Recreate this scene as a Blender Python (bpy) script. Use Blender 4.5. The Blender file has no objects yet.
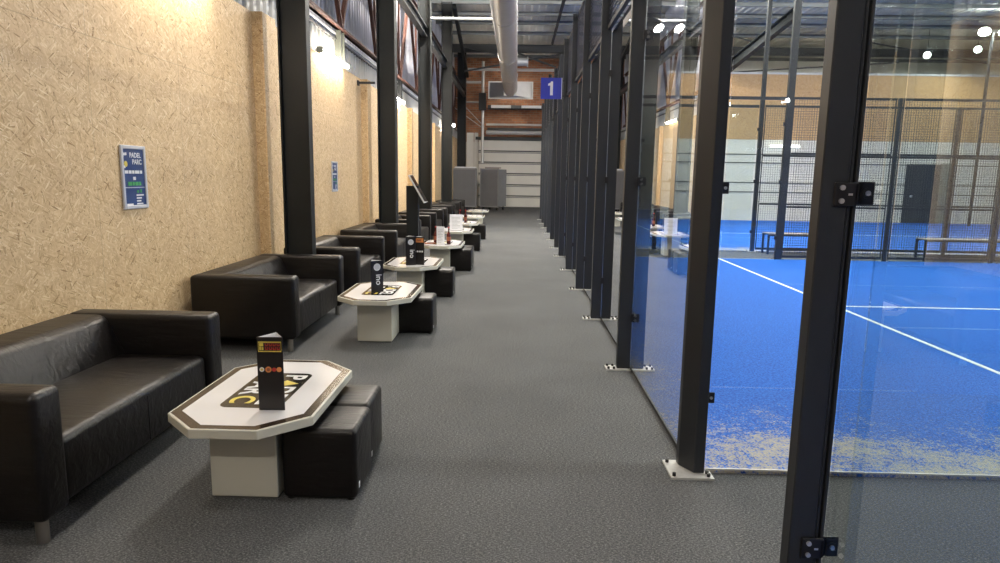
import bpy, bmesh, math, random
from mathutils import Vector, Matrix
random.seed(7)
C = bpy.context.scene.collection
sc = bpy.context.scene
V = Vector

# ------------------------------------------------------------------ materials
def newmat(name):
    m = bpy.data.materials.new(name); m.use_nodes = True
    nt = m.node_tree; b = nt.nodes['Principled BSDF']
    return m, nt, b
def plain(name, col, rough=.5, metal=0., spec=.5, emit=None, es=0., nscale=0, namt=.06, bump=0., bscale=200):
    m, nt, b = newmat(name)
    b.inputs['Base Color'].default_value = (*col, 1)
    b.inputs['Roughness'].default_value = rough
    b.inputs['Metallic'].default_value = metal
    b.inputs['Specular IOR Level'].default_value = spec
    tc = nt.nodes.new('ShaderNodeTexCoord')
    if nscale:
        n = nt.nodes.new('ShaderNodeTexNoise'); n.inputs['Scale'].default_value = nscale; n.inputs['Detail'].default_value = 4
        nt.links.new(tc.outputs['Object'], n.inputs['Vector'])
        r = nt.nodes.new('ShaderNodeMapRange'); r.inputs['To Min'].default_value = 1-namt*2; r.inputs['To Max'].default_value = 1+namt*2
        nt.links.new(n.outputs['Fac'], r.inputs['Value'])
        mx = nt.nodes.new('ShaderNodeVectorMath'); mx.operation = 'SCALE'; mx.inputs[0].default_value = col
        nt.links.new(r.outputs['Result'], mx.inputs['Scale']); nt.links.new(mx.outputs[0], b.inputs['Base Color'])
    if bump:
        n = nt.nodes.new('ShaderNodeTexNoise'); n.inputs['Scale'].default_value = bscale; n.inputs['Detail'].default_value = 3
        nt.links.new(tc.outputs['Object'], n.inputs['Vector'])
        bp = nt.nodes.new('ShaderNodeBump'); bp.inputs['Strength'].default_value = bump; bp.inputs['Distance'].default_value = .01
        nt.links.new(n.outputs['Fac'], bp.inputs['Height']); nt.links.new(bp.outputs[0], b.inputs['Normal'])
    if emit:
        b.inputs['Emission Color'].default_value = (*emit, 1); b.inputs['Emission Strength'].default_value = es
    return m
def mathn(nt, op, a, b=None, c=None):
    n = nt.nodes.new('ShaderNodeMath'); n.operation = op
    for i, v in enumerate((a, b, c)):
        if v is None: continue
        if isinstance(v, (int, float)): n.inputs[i].default_value = v
        else: nt.links.new(v, n.inputs[i])
    return n.outputs[0]
def mixc(nt, fac, a, b, mode='MIX'):
    n = nt.nodes.new('ShaderNodeMix'); n.data_type = 'RGBA'; n.blend_type = mode
    for i, v in ((0, fac), (6, a), (7, b)):
        if isinstance(v, (int, float)): n.inputs[i].default_value = v
        elif isinstance(v, tuple): n.inputs[i].default_value = (*v, 1)
        else: nt.links.new(v, n.inputs[i])
    return n.outputs[2]
def ramp(nt, fac, stops):
    n = nt.nodes.new('ShaderNodeValToRGB'); cr = n.color_ramp
    while len(cr.elements) < len(stops): cr.elements.new(.5)
    for e, (p, c) in zip(cr.elements, stops):
        e.position = p; e.color = (*c, 1) if isinstance(c, tuple) else (c, c, c, 1)
    nt.links.new(fac, n.inputs[0]); return n.outputs[0]

def osb_material(name, plane='YZ', tint=(1.0, .955, .84), sheet=(1.25, 2.5)):
    m, nt, b = newmat(name)
    tc = nt.nodes.new('ShaderNodeTexCoord')
    sep = nt.nodes.new('ShaderNodeSeparateXYZ'); nt.links.new(tc.outputs['Object'], sep.inputs[0])
    u = sep.outputs['Y'] if plane == 'YZ' else sep.outputs['X']; v = sep.outputs['Z']
    cols = None
    for k, (ang, s1, s2) in enumerate(((.1, 13, 100), (1.35, 14, 115), (2.5, 14, 110), (1.9, 15, 120), (.7, 14, 120), (-.35, 17, 135))):
        cb = nt.nodes.new('ShaderNodeCombineXYZ')
        nz = nt.nodes.new('ShaderNodeTexNoise'); nz.inputs['Scale'].default_value = 2.3; nt.links.new(tc.outputs['Object'], nz.inputs['Vector'])
        a = mathn(nt, 'ADD', mathn(nt, 'MULTIPLY', u, math.cos(ang)), mathn(nt, 'MULTIPLY', v, math.sin(ang)))
        c = mathn(nt, 'SUBTRACT', mathn(nt, 'MULTIPLY', v, math.cos(ang)), mathn(nt, 'MULTIPLY', u, math.sin(ang)))
        c = mathn(nt, 'ADD', c, mathn(nt, 'MULTIPLY', nz.outputs['Fac'], .03))
        nt.links.new(mathn(nt, 'MULTIPLY', a, s1), cb.inputs[0]); nt.links.new(mathn(nt, 'MULTIPLY', c, s2), cb.inputs[1])
        cb.inputs[2].default_value = k*3.7
        vo = nt.nodes.new('ShaderNodeTexVoronoi'); vo.inputs['Scale'].default_value = 1.0; nt.links.new(cb.outputs[0], vo.inputs['Vector'])
        sp = nt.nodes.new('ShaderNodeSeparateColor'); nt.links.new(vo.outputs['Color'], sp.inputs[0])
        col = ramp(nt, sp.outputs[0], [(0, (.30, .17, .07)), (.035, (.48, .32, .17)), (.15, (.60, .43, .255)), (.55, (.68, .51, .315)), (.9, (.77, .61, .40)), (1, (.86, .73, .53))])
        if cols is None: cols = col
        else: cols = mixc(nt, mathn(nt, 'GREATER_THAN', sp.outputs[1], 1-1/(k+1.0)), cols, col)
    # sheet joints
    fu = mathn(nt, 'FRACT', mathn(nt, 'DIVIDE', mathn(nt, 'ADD', u, 100.35), sheet[0])); fv = mathn(nt, 'FRACT', mathn(nt, 'DIVIDE', mathn(nt, 'ADD', v, 100.), sheet[1]))
    j = mathn(nt, 'MAXIMUM', mathn(nt, 'LESS_THAN', fu, .006/sheet[0]), mathn(nt, 'LESS_THAN', fv, .006/sheet[1]))
    cols = mixc(nt, mathn(nt, 'MULTIPLY', j, .35), cols, (.2, .12, .06))
    cols = mixc(nt, 1.0, cols, tint, 'MULTIPLY')
    nt.links.new(cols, b.inputs['Base Color']); b.inputs['Roughness'].default_value = .62
    return m

def carpet_material():
    m, nt, b = newmat('carpet')
    tc = nt.nodes.new('ShaderNodeTexCoord')
    n = nt.nodes.new('ShaderNodeTexNoise'); n.inputs['Scale'].default_value = 130; n.inputs['Detail'].default_value = 2; nt.links.new(tc.outputs['Object'], n.inputs['Vector'])
    n2 = nt.nodes.new('ShaderNodeTexNoise'); n2.inputs['Scale'].default_value = 1.2; n2.inputs['Detail'].default_value = 5; nt.links.new(tc.outputs['Object'], n2.inputs['Vector'])
    mp = nt.nodes.new('ShaderNodeMapping'); mp.inputs['Scale'].default_value = (60, 260, 60); nt.links.new(tc.outputs['Object'], mp.inputs[0])
    n3 = nt.nodes.new('ShaderNodeTexNoise'); n3.inputs['Scale'].default_value = 1; n3.inputs['Detail'].default_value = 2; nt.links.new(mp.outputs[0], n3.inputs['Vector'])
    f = mathn(nt, 'ADD', mathn(nt, 'MULTIPLY', n.outputs['Fac'], .5), mathn(nt, 'MULTIPLY', n3.outputs['Fac'], .5))
    col = ramp(nt, f, [(.36, (.024, .026, .028)), (.5, (.070, .073, .076)), (.63, (.19, .192, .194))])
    col = mixc(nt, 1.0, col, ramp(nt, n2.outputs['Fac'], [(.3, .88), (.7, 1.1)]), 'MULTIPLY')
    nt.links.new(col, b.inputs['Base Color']); b.inputs['Roughness'].default_value = .85; b.inputs['Specular IOR Level'].default_value = .3
    bp = nt.nodes.new('ShaderNodeBump'); bp.inputs['Strength'].default_value = .25; bp.inputs['Distance'].default_value = .002
    nt.links.new(f, bp.inputs['Height']); nt.links.new(bp.outputs[0], b.inputs['Normal'])
    return m

def turf_material(y0, far=False):
    m, nt, b = newmat('blue_turf')
    tc = nt.nodes.new('ShaderNodeTexCoord'); sep = nt.nodes.new('ShaderNodeSeparateXYZ'); nt.links.new(tc.outputs['Object'], sep.inputs[0])
    n = nt.nodes.new('ShaderNodeTexNoise'); n.inputs['Scale'].default_value = 60; n.inputs['Detail'].default_value = 3; nt.links.new(tc.outputs['Object'], n.inputs['Vector'])
    n2 = nt.nodes.new('ShaderNodeTexNoise'); n2.inputs['Scale'].default_value = 1.6; n2.inputs['Detail'].default_value = 6; n2.inputs['Roughness'].default_value = .65; nt.links.new(tc.outputs['Object'], n2.inputs['Vector'])
    n3 = nt.nodes.new('ShaderNodeTexNoise'); n3.inputs['Scale'].default_value = 22; n3.inputs['Detail'].default_value = 8; n3.inputs['Roughness'].default_value = .8; nt.links.new(tc.outputs['Object'], n3.inputs['Vector'])
    col = ramp(nt, n.outputs['Fac'], [(.36, (.001, .045, .27)), (.5, (.006, .095, .45)), (.64, (.020, .160, .62))])
    col = mixc(nt, mathn(nt, 'MULTIPLY', n2.outputs['Fac'], .35), col, (.010, .115, .50))
    # blown sand gathers along the glass: near side wall and back wall
    dy = mathn(nt, 'SUBTRACT', sep.outputs['Y'], y0); dx = mathn(nt, 'SUBTRACT', sep.outputs['X'], .98)
    e1 = nt.nodes.new('ShaderNodeMapRange'); nt.links.new(dy, e1.inputs['Value'])
    e1.inputs['From Min'].default_value = .25; e1.inputs['From Max'].default_value = 1.9; e1.inputs['To Min'].default_value = .082; e1.inputs['To Max'].default_value = -.16
    e2 = nt.nodes.new('ShaderNodeMapRange'); nt.links.new(dx, e2.inputs['Value'])
    e2.inputs['From Min'].default_value = 0; e2.inputs['From Max'].default_value = 1.0; e2.inputs['To Min'].default_value = .07; e2.inputs['To Max'].default_value = -.16
    e = mathn(nt, 'MAXIMUM', e1.outputs[0], e2.outputs[0])
    n4 = nt.nodes.new('ShaderNodeTexNoise'); n4.inputs['Scale'].default_value = 75; n4.inputs['Detail'].default_value = 2; nt.links.new(tc.outputs['Object'], n4.inputs['Vector'])
    s = mathn(nt, 'ADD', mathn(nt, 'ADD', mathn(nt, 'ADD', mathn(nt, 'MULTIPLY', n2.outputs['Fac'], .30), mathn(nt, 'MULTIPLY', n3.outputs['Fac'], .40)), mathn(nt, 'MULTIPLY', n4.outputs['Fac'], .30)), e)
    fac = ramp(nt, s, [(.53, 0.), (.575, .6), (.64, .95)])
    col = mixc(nt, fac, col, (.46, .41, .29))
    nt.links.new(col, b.inputs['Base Color']); b.inputs['Roughness'].default_value = .8; b.inputs['Specular IOR Level'].default_value = .2
    return m

def leather_material():
    m, nt, b = newmat('black_leather')
    tc = nt.nodes.new('ShaderNodeTexCoord')
    n = nt.nodes.new('ShaderNodeTexNoise'); n.inputs['Scale'].default_value = 160; n.inputs['Detail'].default_value = 2; nt.links.new(tc.outputs['Object'], n.inputs['Vector'])
    mp = nt.nodes.new('ShaderNodeMapping'); mp.inputs['Scale'].default_value = (3.0, 15, 13); nt.links.new(tc.outputs['Object'], mp.inputs[0])
    n2 = nt.nodes.new('ShaderNodeTexNoise'); n2.inputs['Scale'].default_value = 1.3; n2.inputs['Detail'].default_value = 3; n2.inputs['Distortion'].default_value = .6; nt.links.new(mp.outputs[0], n2.inputs['Vector'])
    h = mathn(nt, 'ADD', mathn(nt, 'MULTIPLY', n.outputs['Fac'], .12), n2.outputs['Fac'])
    bp = nt.nodes.new('ShaderNodeBump'); bp.inputs['Strength'].default_value = .5; bp.inputs['Distance'].default_value = .012
    nt.links.new(h, bp.inputs['Height']); nt.links.new(bp.outputs[0], b.inputs['Normal'])
    b.inputs['Base Color'].default_value = (.0042, .0032, .0030, 1); b.inputs['Roughness'].default_value = .38; b.inputs['Specular IOR Level'].default_value = .32
    return m

def glass_material(name='pane_glass', tint=(.90, .955, .94)):
    m = bpy.data.materials.new(name); m.use_nodes = True; nt = m.node_tree
    for n in list(nt.nodes):
        if n.type != 'OUTPUT_MATERIAL': nt.nodes.remove(n)
    out = nt.nodes['Material Output']
    tr = nt.nodes.new('ShaderNodeBsdfTransparent'); tr.inputs[0].default_value = (*[math.sqrt(c) for c in tint], 1)
    gl = nt.nodes.new('ShaderNodeBsdfGlossy'); gl.inputs['Roughness'].default_value = .0; gl.inputs[0].default_value = (.95, .97, 1, 1)
    fr = nt.nodes.new('ShaderNodeFresnel'); fr.inputs['IOR'].default_value = 1.5
    # the Fresnel node inverts the IOR on faces seen from inside the pane; keep both faces alike
    geo = nt.nodes.new('ShaderNodeNewGeometry')
    ior = mathn(nt, 'ADD', mathn(nt, 'MULTIPLY', geo.outputs['Backfacing'], 1/1.5-1.5), 1.5)
    fr2 = nt.nodes.new('ShaderNodeFresnel'); fr2.inputs['IOR'].default_value = 1.5
    ml = mathn(nt, 'MULTIPLY', fr.outputs[0], mathn(nt, 'SUBTRACT', 1.0, geo.outputs['Backfacing']))
    ml = mathn(nt, 'MULTIPLY', ml, 2.3)
    ml = mathn(nt, 'MINIMUM', ml, 1.0)
    mx = nt.nodes.new('ShaderNodeMixShader'); nt.links.new(ml, mx.inputs[0]); nt.links.new(tr.outputs[0], mx.inputs[1]); nt.links.new(gl.outputs[0], mx.inputs[2])
    nt.links.new(mx.outputs[0], out.inputs[0])
    return m

def corrugated(name, col, axis, pitch=.2, rough=.5, metal=0., namt=.05):
    m, nt, b = newmat(name)
    tc = nt.nodes.new('ShaderNodeTexCoord')
    n = nt.nodes.new('ShaderNodeTexNoise'); n.inputs['Scale'].default_value = .9; n.inputs['Detail'].default_value = 6; nt.links.new(tc.outputs['Object'], n.inputs['Vector'])
    c = ramp(nt, n.outputs['Fac'], [(.3, tuple(x*(1-namt*2) for x in col)), (.7, tuple(min(1, x*(1+namt*2)) for x in col))])
    nt.links.new(c, b.inputs['Base Color']); b.inputs['Roughness'].default_value = rough; b.inputs['Metallic'].default_value = metal
    return m

def brick_material():
    m, nt, b = newmat('brick')
    tc = nt.nodes.new('ShaderNodeTexCoord'); sep = nt.nodes.new('ShaderNodeSeparateXYZ'); nt.links.new(tc.outputs['Object'], sep.inputs[0])
    cb = nt.nodes.new('ShaderNodeCombineXYZ'); nt.links.new(sep.outputs['X'], cb.inputs[0]); nt.links.new(sep.outputs['Z'], cb.inputs[1])
    br = nt.nodes.new('ShaderNodeTexBrick'); nt.links.new(cb.outputs[0], br.inputs['Vector'])
    br.inputs['Scale'].default_value = 1.0; br.inputs['Brick Width'].default_value = .30; br.inputs['Row Height'].default_value = .11; br.inputs['Mortar Size'].default_value = .012
    br.inputs['Color1'].default_value = (.42, .17, .075, 1); br.inputs['Color2'].default_value = (.26, .10, .045, 1); br.inputs['Mortar'].default_value = (.30, .22, .15, 1)
    n = nt.nodes.new('ShaderNodeTexNoise'); n.inputs['Scale'].default_value = 1.3; n.inputs['Detail'].default_value = 5; nt.links.new(tc.outputs['Object'], n.inputs['Vector'])
    c = mixc(nt, 1.0, br.outputs[0], ramp(nt, n.outputs['Fac'], [(.3, .6), (.7, 1.25)]), 'MULTIPLY')
    nt.links.new(c, b.inputs['Base Color']); b.inputs['Roughness'].default_value = .85
    return m

MT = {}
MT['osb'] = osb_material('osb_board')
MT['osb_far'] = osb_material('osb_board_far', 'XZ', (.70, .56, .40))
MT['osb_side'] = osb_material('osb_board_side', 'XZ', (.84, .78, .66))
MT['carpet'] = carpet_material()
MT['turf'] = turf_material(3.5); MT['turf2'] = turf_material(15.0); MT['turf0'] = turf_material(-50)
MT['leather'] = leather_material()
MT['glass'] = glass_material()
MT['post'] = plain('anthracite_powder_coat', (.017, .0195, .024), .45, 0, .45, nscale=6, namt=.05)
MT['wire'] = plain('grey_coated_wire', (.045, .046, .05), .4)
MT['clampblk'] = plain('black_clamp_steel', (.008, .008, .010), .4)
MT['column'] = plain('dark_column_paint', (.008, .0095, .010), .5, 0, .25, nscale=4, namt=.1)
MT['beam'] = plain('dark_beam_paint', (.020, .022, .024), .5, nscale=3, namt=.1)
MT['galv'] = plain('galvanised_steel', (.62, .62, .60), .45, .6, nscale=30, namt=.08)
MT['platew'] = plain('galvanised_plate', (.55, .55, .52), .5, .2, nscale=40, namt=.1)
MT['duct'] = plain('spiral_duct_steel', (.62, .61, .59), .34, .85, nscale=5, namt=.05)
MT['chrome'] = plain('brushed_leg_steel', (.35, .33, .30), .3, .9, nscale=20, namt=.05)
MT['bolt'] = plain('bolt_steel', (.75, .72, .68), .3, .8)
MT['boltblk'] = plain('black_bolt', (.01, .01, .01), .5)
MT['line'] = plain('court_line_paint', (.72, .76, .80), .8, nscale=60, namt=.05)
MT['clad'] = corrugated('pale_cladding', (.82, .82, .78), 'Y', rough=.45)
MT['cladblue'] = corrugated('bluish_cladding', (.74, .74, .79), 'Y', rough=.5, namt=.12)
MT['roof'] = corrugated('roof_sheet', (.84, .79, .68), 'X', rough=.5, namt=.08)
MT['rust'] = plain('red_oxide_steel', (.075, .026, .016), .6, nscale=9, namt=.25)
MT['purlin'] = plain('purlin_steel', (.16, .17, .17), .5, .2, nscale=3, namt=.1)
MT['greysteel'] = plain('grey_green_steel', (.17, .18, .15), .5, nscale=5, namt=.1)
MT['brick'] = brick_material()
MT['doorpanel'] = plain('sectional_door_panel', (.80, .77, .69), .5, nscale=2, namt=.04)
MT['doorgap'] = plain('door_seam_grey', (.10, .10, .095), .5)
MT['whitewall'] = plain('far_wall_sheet', (.66, .62, .53), .55, nscale=2, namt=.04)
MT['laminate'] = plain('ivory_laminate', (.60, .585, .50), .38, nscale=3, namt=.02)
MT['print'] = plain('white_table_print', (.80, .79, .80), .16, nscale=3, namt=.01)
MT['border'] = plain('dark_table_border', (.035, .022, .014), .18)
MT['logoblk'] = plain('black_logo_print', (.010, .009, .008), .15)
MT['inkw'] = plain('white_ink', (.82, .82, .82), .4)
MT['inky'] = plain('yellow_ink', (.75, .60, .10), .4)
MT['inkr'] = plain('red_ink', (.50, .035, .03), .4)
MT['inkg'] = plain('green_ink', (.06, .34, .10), .4)
MT['inko'] = plain('orange_ink', (.70, .26, .08), .4)
MT['inkb'] = plain('brown_ink', (.30, .10, .05), .4)
MT['card'] = plain('black_menu_card', (.012, .010, .010), .28)
MT['paper'] = plain('white_paper', (.80, .80, .82), .6, nscale=15, namt=.03)
MT['navy'] = plain('navy_poster_print', (.020, .05, .17), .3, nscale=8, namt=.05)
MT['frame'] = plain('silver_snap_frame', (.66, .66, .68), .35, .3)
MT['signblue'] = plain('blue_sign_plate', (.03, .045, .40), .4)
MT['greybox'] = plain('grey_panel_board', (.13, .13, .135), .6, nscale=3, namt=.08)
MT['greyboxl'] = plain('grey_side_board', (.22, .22, .22), .6, nscale=3, namt=.08)
MT['door'] = plain('dark_far_door', (.012, .015, .022), .5)
MT['whitepipe'] = plain('white_pipe_paint', (.50, .49, .47), .45, nscale=6, namt=.04)
MT['wood'] = plain('bench_seat_laminate', (.30, .25, .22), .5, nscale=20, namt=.1)
MT['tube'] = plain('led_tube', (1, 1, 1), .4, emit=(1., .90, .76), es=85)
MT['tubecool'] = plain('led_tube_cool', (1, 1, 1), .4, emit=(1., .98, .94), es=6)
MT['lens'] = plain('flood_lens', (1, 1, 1), .4, emit=(1., .96, .90), es=60)
MT['bulb'] = plain('lit_bulb', (1, 1, 1), .4, emit=(1., .97, .92), es=12)
MT['mirrorblk'] = plain('black_screen_glass', (.006, .006, .008), .08)
MT['bottle'] = plain('dark_red_bottle', (.07, .012, .010), .15)
MT['blank'] = plain('hall_wall_paint', (.33, .33, .32), .7, nscale=1, namt=.05)

# ------------------------------------------------------------------ mesh helpers
class MB:
    def __init__(s): s.bm = bmesh.new()
    def box(s, x0, x1, y0, y1, z0, z1, bev=0, seg=2, rot=None, piv=None):
        r = bmesh.ops.create_cube(s.bm, size=1); vs = r['verts']
        bmesh.ops.scale(s.bm, vec=(abs(x1-x0), abs(y1-y0), abs(z1-z0)), verts=vs)
        c = V(((x0+x1)/2, (y0+y1)/2, (z0+z1)/2)); bmesh.ops.translate(s.bm, vec=c, verts=vs)
        if rot is not None: bmesh.ops.rotate(s.bm, cent=piv or c, matrix=rot, verts=vs)
        if bev:
            es = list({e for v in vs for e in v.link_edges}); r = bmesh.ops.bevel(s.bm, geom=es, offset=bev, segments=seg, affect='EDGES', profile=.5)
        return s
    def bar(s, a, b, w, h=None, up=(0, 0, 1)):
        a, b = V(a), V(b); d = b-a; L = d.length; h = h or w
        z = d.normalized(); x = z.cross(V(up))
        if x.length < 1e-4: x = V((1, 0, 0)) if abs(z.z) > .5 else V((0, 0, 1)).cross(z)
        x.normalize(); y = z.cross(x).normalized()
        M = Matrix((x, y, z)).transposed().to_4x4(); M.translation = (a+b)/2
        r = bmesh.ops.create_cube(s.bm, size=1, matrix=M @ Matrix.Diagonal((w, h, L, 1)).to_4x4()); return s
    def cyl(s, a, b, r1, r2=None, n=16, caps=True):
        a, b = V(a), V(b); d = b-a
        M = d.to_track_quat('Z', 'Y').to_matrix().to_4x4(); M.translation = (a+b)/2
        bmesh.ops.create_cone(s.bm, cap_ends=caps, segments=n, radius1=r1, radius2=r1 if r2 is None else r2, depth=d.length, matrix=M); return s
    def prism(s, pts, z0, z1, axis='Z', bev=0, seg=2):
        def P(p, t):
            return {'Z': (p[0], p[1], t), 'Y': (p[0], t, p[1]), 'X': (t, p[0], p[1])}[axis]
        a = [s.bm.verts.new(P(p, z0)) for p in pts]; b = [s.bm.verts.new(P(p, z1)) for p in pts]
        n = len(pts); f = [s.bm.faces.new(a), s.bm.faces.new(b[::-1])]
        for i in range(n): f.append(s.bm.faces.new((a[i], b[i], b[(i+1) % n], a[(i+1) % n])))
        bmesh.ops.recalc_face_normals(s.bm, faces=f)
        if bev:
            es = list({e for q in f for e in q.edges}); bmesh.ops.bevel(s.bm, geom=es, offset=bev, segments=seg, affect='EDGES', profile=.5)
        return s
    def build(s, name, mat, parent=None, loc=None, smooth=False, kind=None):
        bmesh.ops.recalc_face_normals(s.bm, faces=s.bm.faces)
        me = bpy.data.meshes.new(name); s.bm.to_mesh(me); s.bm.free(); me.materials.append(mat)
        o = bpy.data.objects.new(name, me); C.objects.link(o)
        if parent: o.parent = parent
        if loc: o.location = loc
        if smooth:
            for p in me.polygons: p.use_smooth = True
            try:
                me.set_sharp_from_angle(angle=math.radians(smooth if smooth > 1 else 40))
            except Exception: pass
        if kind: o['kind'] = kind
        return o
def tag(o, label=None, cat=None, group=None, kind=None):
    if label: o['label'] = label
    if cat: o['category'] = cat
    if group: o['group'] = group
    if kind: o['kind'] = kind
    return o
def thing(name, label, cat, loc=(0, 0, 0), rz=0, group=None):
    o = bpy.data.objects.new(name, None); C.objects.link(o); o.location = loc; o.rotation_euler = (0, 0, rz); o.empty_display_size = .1
    return tag(o, label, cat, group)
def dup(root, loc=None, label=None, rz=None, parent=None):
    c = root.copy(); C.objects.link(c)
    if parent: c.parent = parent
    if loc: c.location = loc
    if rz is not None: c.rotation_euler = (0, 0, rz)
    if label: c['label'] = label
    for ch in [k for k in bpy.data.objects if k.parent == root]: dup(ch, parent=c)
    return c
def structure(o): o['kind'] = 'structure'; return o
def text_mesh(body, size, mat, name, parent, M, offset=0., extrude=.0006, align='CENTER'):
    cu = bpy.data.curves.new(name, 'FONT'); cu.body = body; cu.size = size; cu.offset = offset; cu.extrude = extrude; cu.align_x = align; cu.align_y = 'CENTER'
    t = bpy.data.objects.new(name, cu); C.objects.link(t)
    dg = bpy.context.evaluated_depsgraph_get(); dg.update()
    me = bpy.data.meshes.new_from_object(t.evaluated_get(dg)); bpy.data.objects.remove(t); bpy.data.curves.remove(cu)
    me.transform(M); me.materials.clear(); me.materials.append(mat); me.name = name
    o = bpy.data.objects.new(name, me); C.objects.link(o); o.parent = parent; return o
def frameM(origin, right, up):
    r = V(right).normalized(); u = V(up).normalized(); n = r.cross(u)
    M = Matrix((r, u, n)).transposed().to_4x4(); M.translation = V(origin); return M

# ------------------------------------------------------------------ setting
XW = -2.95
def grid_sheet(name, mat, pts_fn, nu, kind=True):
    bm = bmesh.new(); prev = None
    for i in range(nu+1):
        a, b = pts_fn(i); va, vb = bm.verts.new(a), bm.verts.new(b)
        if prev: bm.faces.new((prev[0], va, vb, prev[1]))
        prev = (va, vb)
    # thickness
    r = bmesh.ops.solidify(bm, geom=bm.faces[:], thickness=.004)
    me = bpy.data.meshes.new(name); bm.to_mesh(me); bm.free(); me.materials.append(mat)
    o = bpy.data.objects.new(name, me); C.objects.link(o); o['kind'] = 'structure'; return o
def trap(t, pitch, depth):
    f = (t/pitch) % 1.0
    return depth*(min(1, max(0, (f-.1)/.12)) - min(1, max(0, (f-.6)/.12)))
YB = 34.0
structure(MB().box(-3.6, 27, -9, 36, -.12, 0).build('floor', MT['carpet']))
structure(MB().box(XW-.03, XW, -9, YB, 0, 3.34).build('wall_left', MT['osb']))
for i, (pa, pb) in enumerate(((7.60, 8.0), (12.78, 13.1), (18.08, 18.3), (23.15, 23.35))):
    structure(MB().box(XW+.102, XW+.12, pa, pb, 0, 3.34).build('trim_%d' % (10+i), MT['osb']))
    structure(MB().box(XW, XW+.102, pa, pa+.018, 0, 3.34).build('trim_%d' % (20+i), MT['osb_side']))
# corrugated sheeting above the boards
def steps(a, b, pitch):
    out = []; k = a
    while k < b:
        for f in (0, .1, .22, .6, .72): out.append(k+f*pitch)
        k += pitch
    return out
ys = steps(-9, 34.2, .2)
grid_sheet('wall_left_cladding', MT['clad'], lambda i: ((XW-.10+trap(ys[i]+1e-6, .2, .035), ys[i], 3.2), (XW-.10+trap(ys[i]+1e-6, .2, .035), ys[i], 3.82)), len(ys)-1)
grid_sheet('wall_left_upper', MT['cladblue'], lambda i: ((XW-.26+trap(ys[i]+1e-6, .2, .03), ys[i], 3.80), (XW-.26+trap(ys[i]+1e-6, .2, .03), ys[i], 7.7)), len(ys)-1)
structure(MB().box(XW-.26, XW-.04, -9, YB, 3.82, 3.86).build('trim_1', MT['clad']))
structure(MB().box(XW-.10, XW-.03, -9, YB, 3.75, 3.77).build('trim_2', MT['doorgap']))
# roof
ZR = 7.4
xs = steps(-3.6, 27, .25)
grid_sheet('ceiling', MT['roof'], lambda i: ((xs[i], -9, ZR+trap(xs[i]+1e-6, .25, .022)), (xs[i], 36, ZR+trap(xs[i]+1e-6, .25, .022))), len(xs)-1)
PL = ['nearest roof purlin in view under the pale roof sheets', 'second roof purlin from the camera', 'third roof purlin from the camera', 'fourth roof purlin from the camera', 'fifth roof purlin from the camera', 'sixth roof purlin from the camera', 'last roof purlin before the thick rafter', 'roof purlin just past the thick rafter', 'farthest roof purlin close to the back wall']
for py, l in zip((18.5, 20.2, 21.8, 23.4, 25.0, 26.4, 28.3, 32.2, 33.6), PL):
    o = MB().box(-3.3, 26.5, py-.02, py+.02, ZR-.13, ZR-.005).box(-3.3, 26.5, py-.05, py+.05, ZR-.14, ZR-.13).build('roof_purlin', MT['purlin'])
    tag(o, l, 'beam', 'roof purlins')
def ibeam(mb, a, b, w, h, t=.02):
    # I-section lying along Y or X, h in Z
    a, b = V(a), V(b); d = (b-a).normalized(); up = V((0, 0, 1)); s = d.cross(up).normalized()
    mb.bar(a, b, t*.8, h); 
    u = up if abs(d.z) < .1 else s.cross(d).normalized()
    mb.bar(a+u*(h/2), b+u*(h/2), w, t); mb.bar(a-u*(h/2), b-u*(h/2), w, t); return mb
tag(ibeam(MB(), (-3.2, 30.4, 7.1), (26, 30.4, 7.1), .2, .30, .03).build('roof_rafter', MT['beam']), 'thick dark rafter crossing the hall under the roof before the brick wall', 'beam')
tag(ibeam(MB(), (1.40, 12, 7.2), (1.40, 29.9, 7.2), .08, .1, .02).build('roof_rail', MT['beam']), 'thin dark rail running lengthwise under the roof over the fence', 'beam')
# outer hall walls
structure(MB().box(-3.6, 5.3, YB, YB+.2, 3.25, ZR+.2).build('wall_back', MT['brick']))
structure(MB().box(5.3, 27, YB, YB+.2, 3.25, ZR+.2).build('wall_back_upper', MT['clad']))
structure(MB().box(26.5, 26.7, -9, 36, 0, ZR+.2).build('wall_right', MT['blank']))
structure(MB().box(-3.6, 27, -9.2, -9, 0, ZR+.2).build('wall_front', MT['greybox']))
structure(MB().box(-3.6, 27, YB+.02, YB+.2, 0, 3.26).build('wall_back_lower', MT['whitewall']))
# sectional door in the back wall
d1 = bpy.data.objects.new('door_1', None); C.objects.link(d1); structure(d1)
m = MB(); z = .05
for i in range(6):
    m.box(-1.95, 6.2, YB-.07, YB-.01, z, z+.515, .01, 1); z += .555
m.build('door_panel', MT['doorpanel'], d1)
m = MB(); z = .555
for i in range(5):
    m.box(-1.95, 6.2, YB-.085, YB-.07, z-.05, z-.02); m.box(-1.95, 6.2, YB-.085, YB-.07, z+.045, z+.075); z += .555
m.box(-1.95, 6.2, YB-.06, YB, 0, 3.36)
m.build('door_seam', MT['doorgap'], d1)
m = MB().box(-2.1, 6.3, YB-.2, YB-.05, 3.36, 3.5); m.build('door_header', MT['beam'], d1)
# glazed white doors left of it
w1 = bpy.data.objects.new('window_1', None); C.objects.link(w1); structure(w1)
MB().box(-3.25, -2.95, YB-.05, YB, .1, 3.7).box(-2.55, -2.2, YB-.05, YB, .1, 3.7).box(-2.17, -1.98, YB-.05, YB, .1, 3.7).build('pane', MT['doorpanel'], w1)
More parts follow.
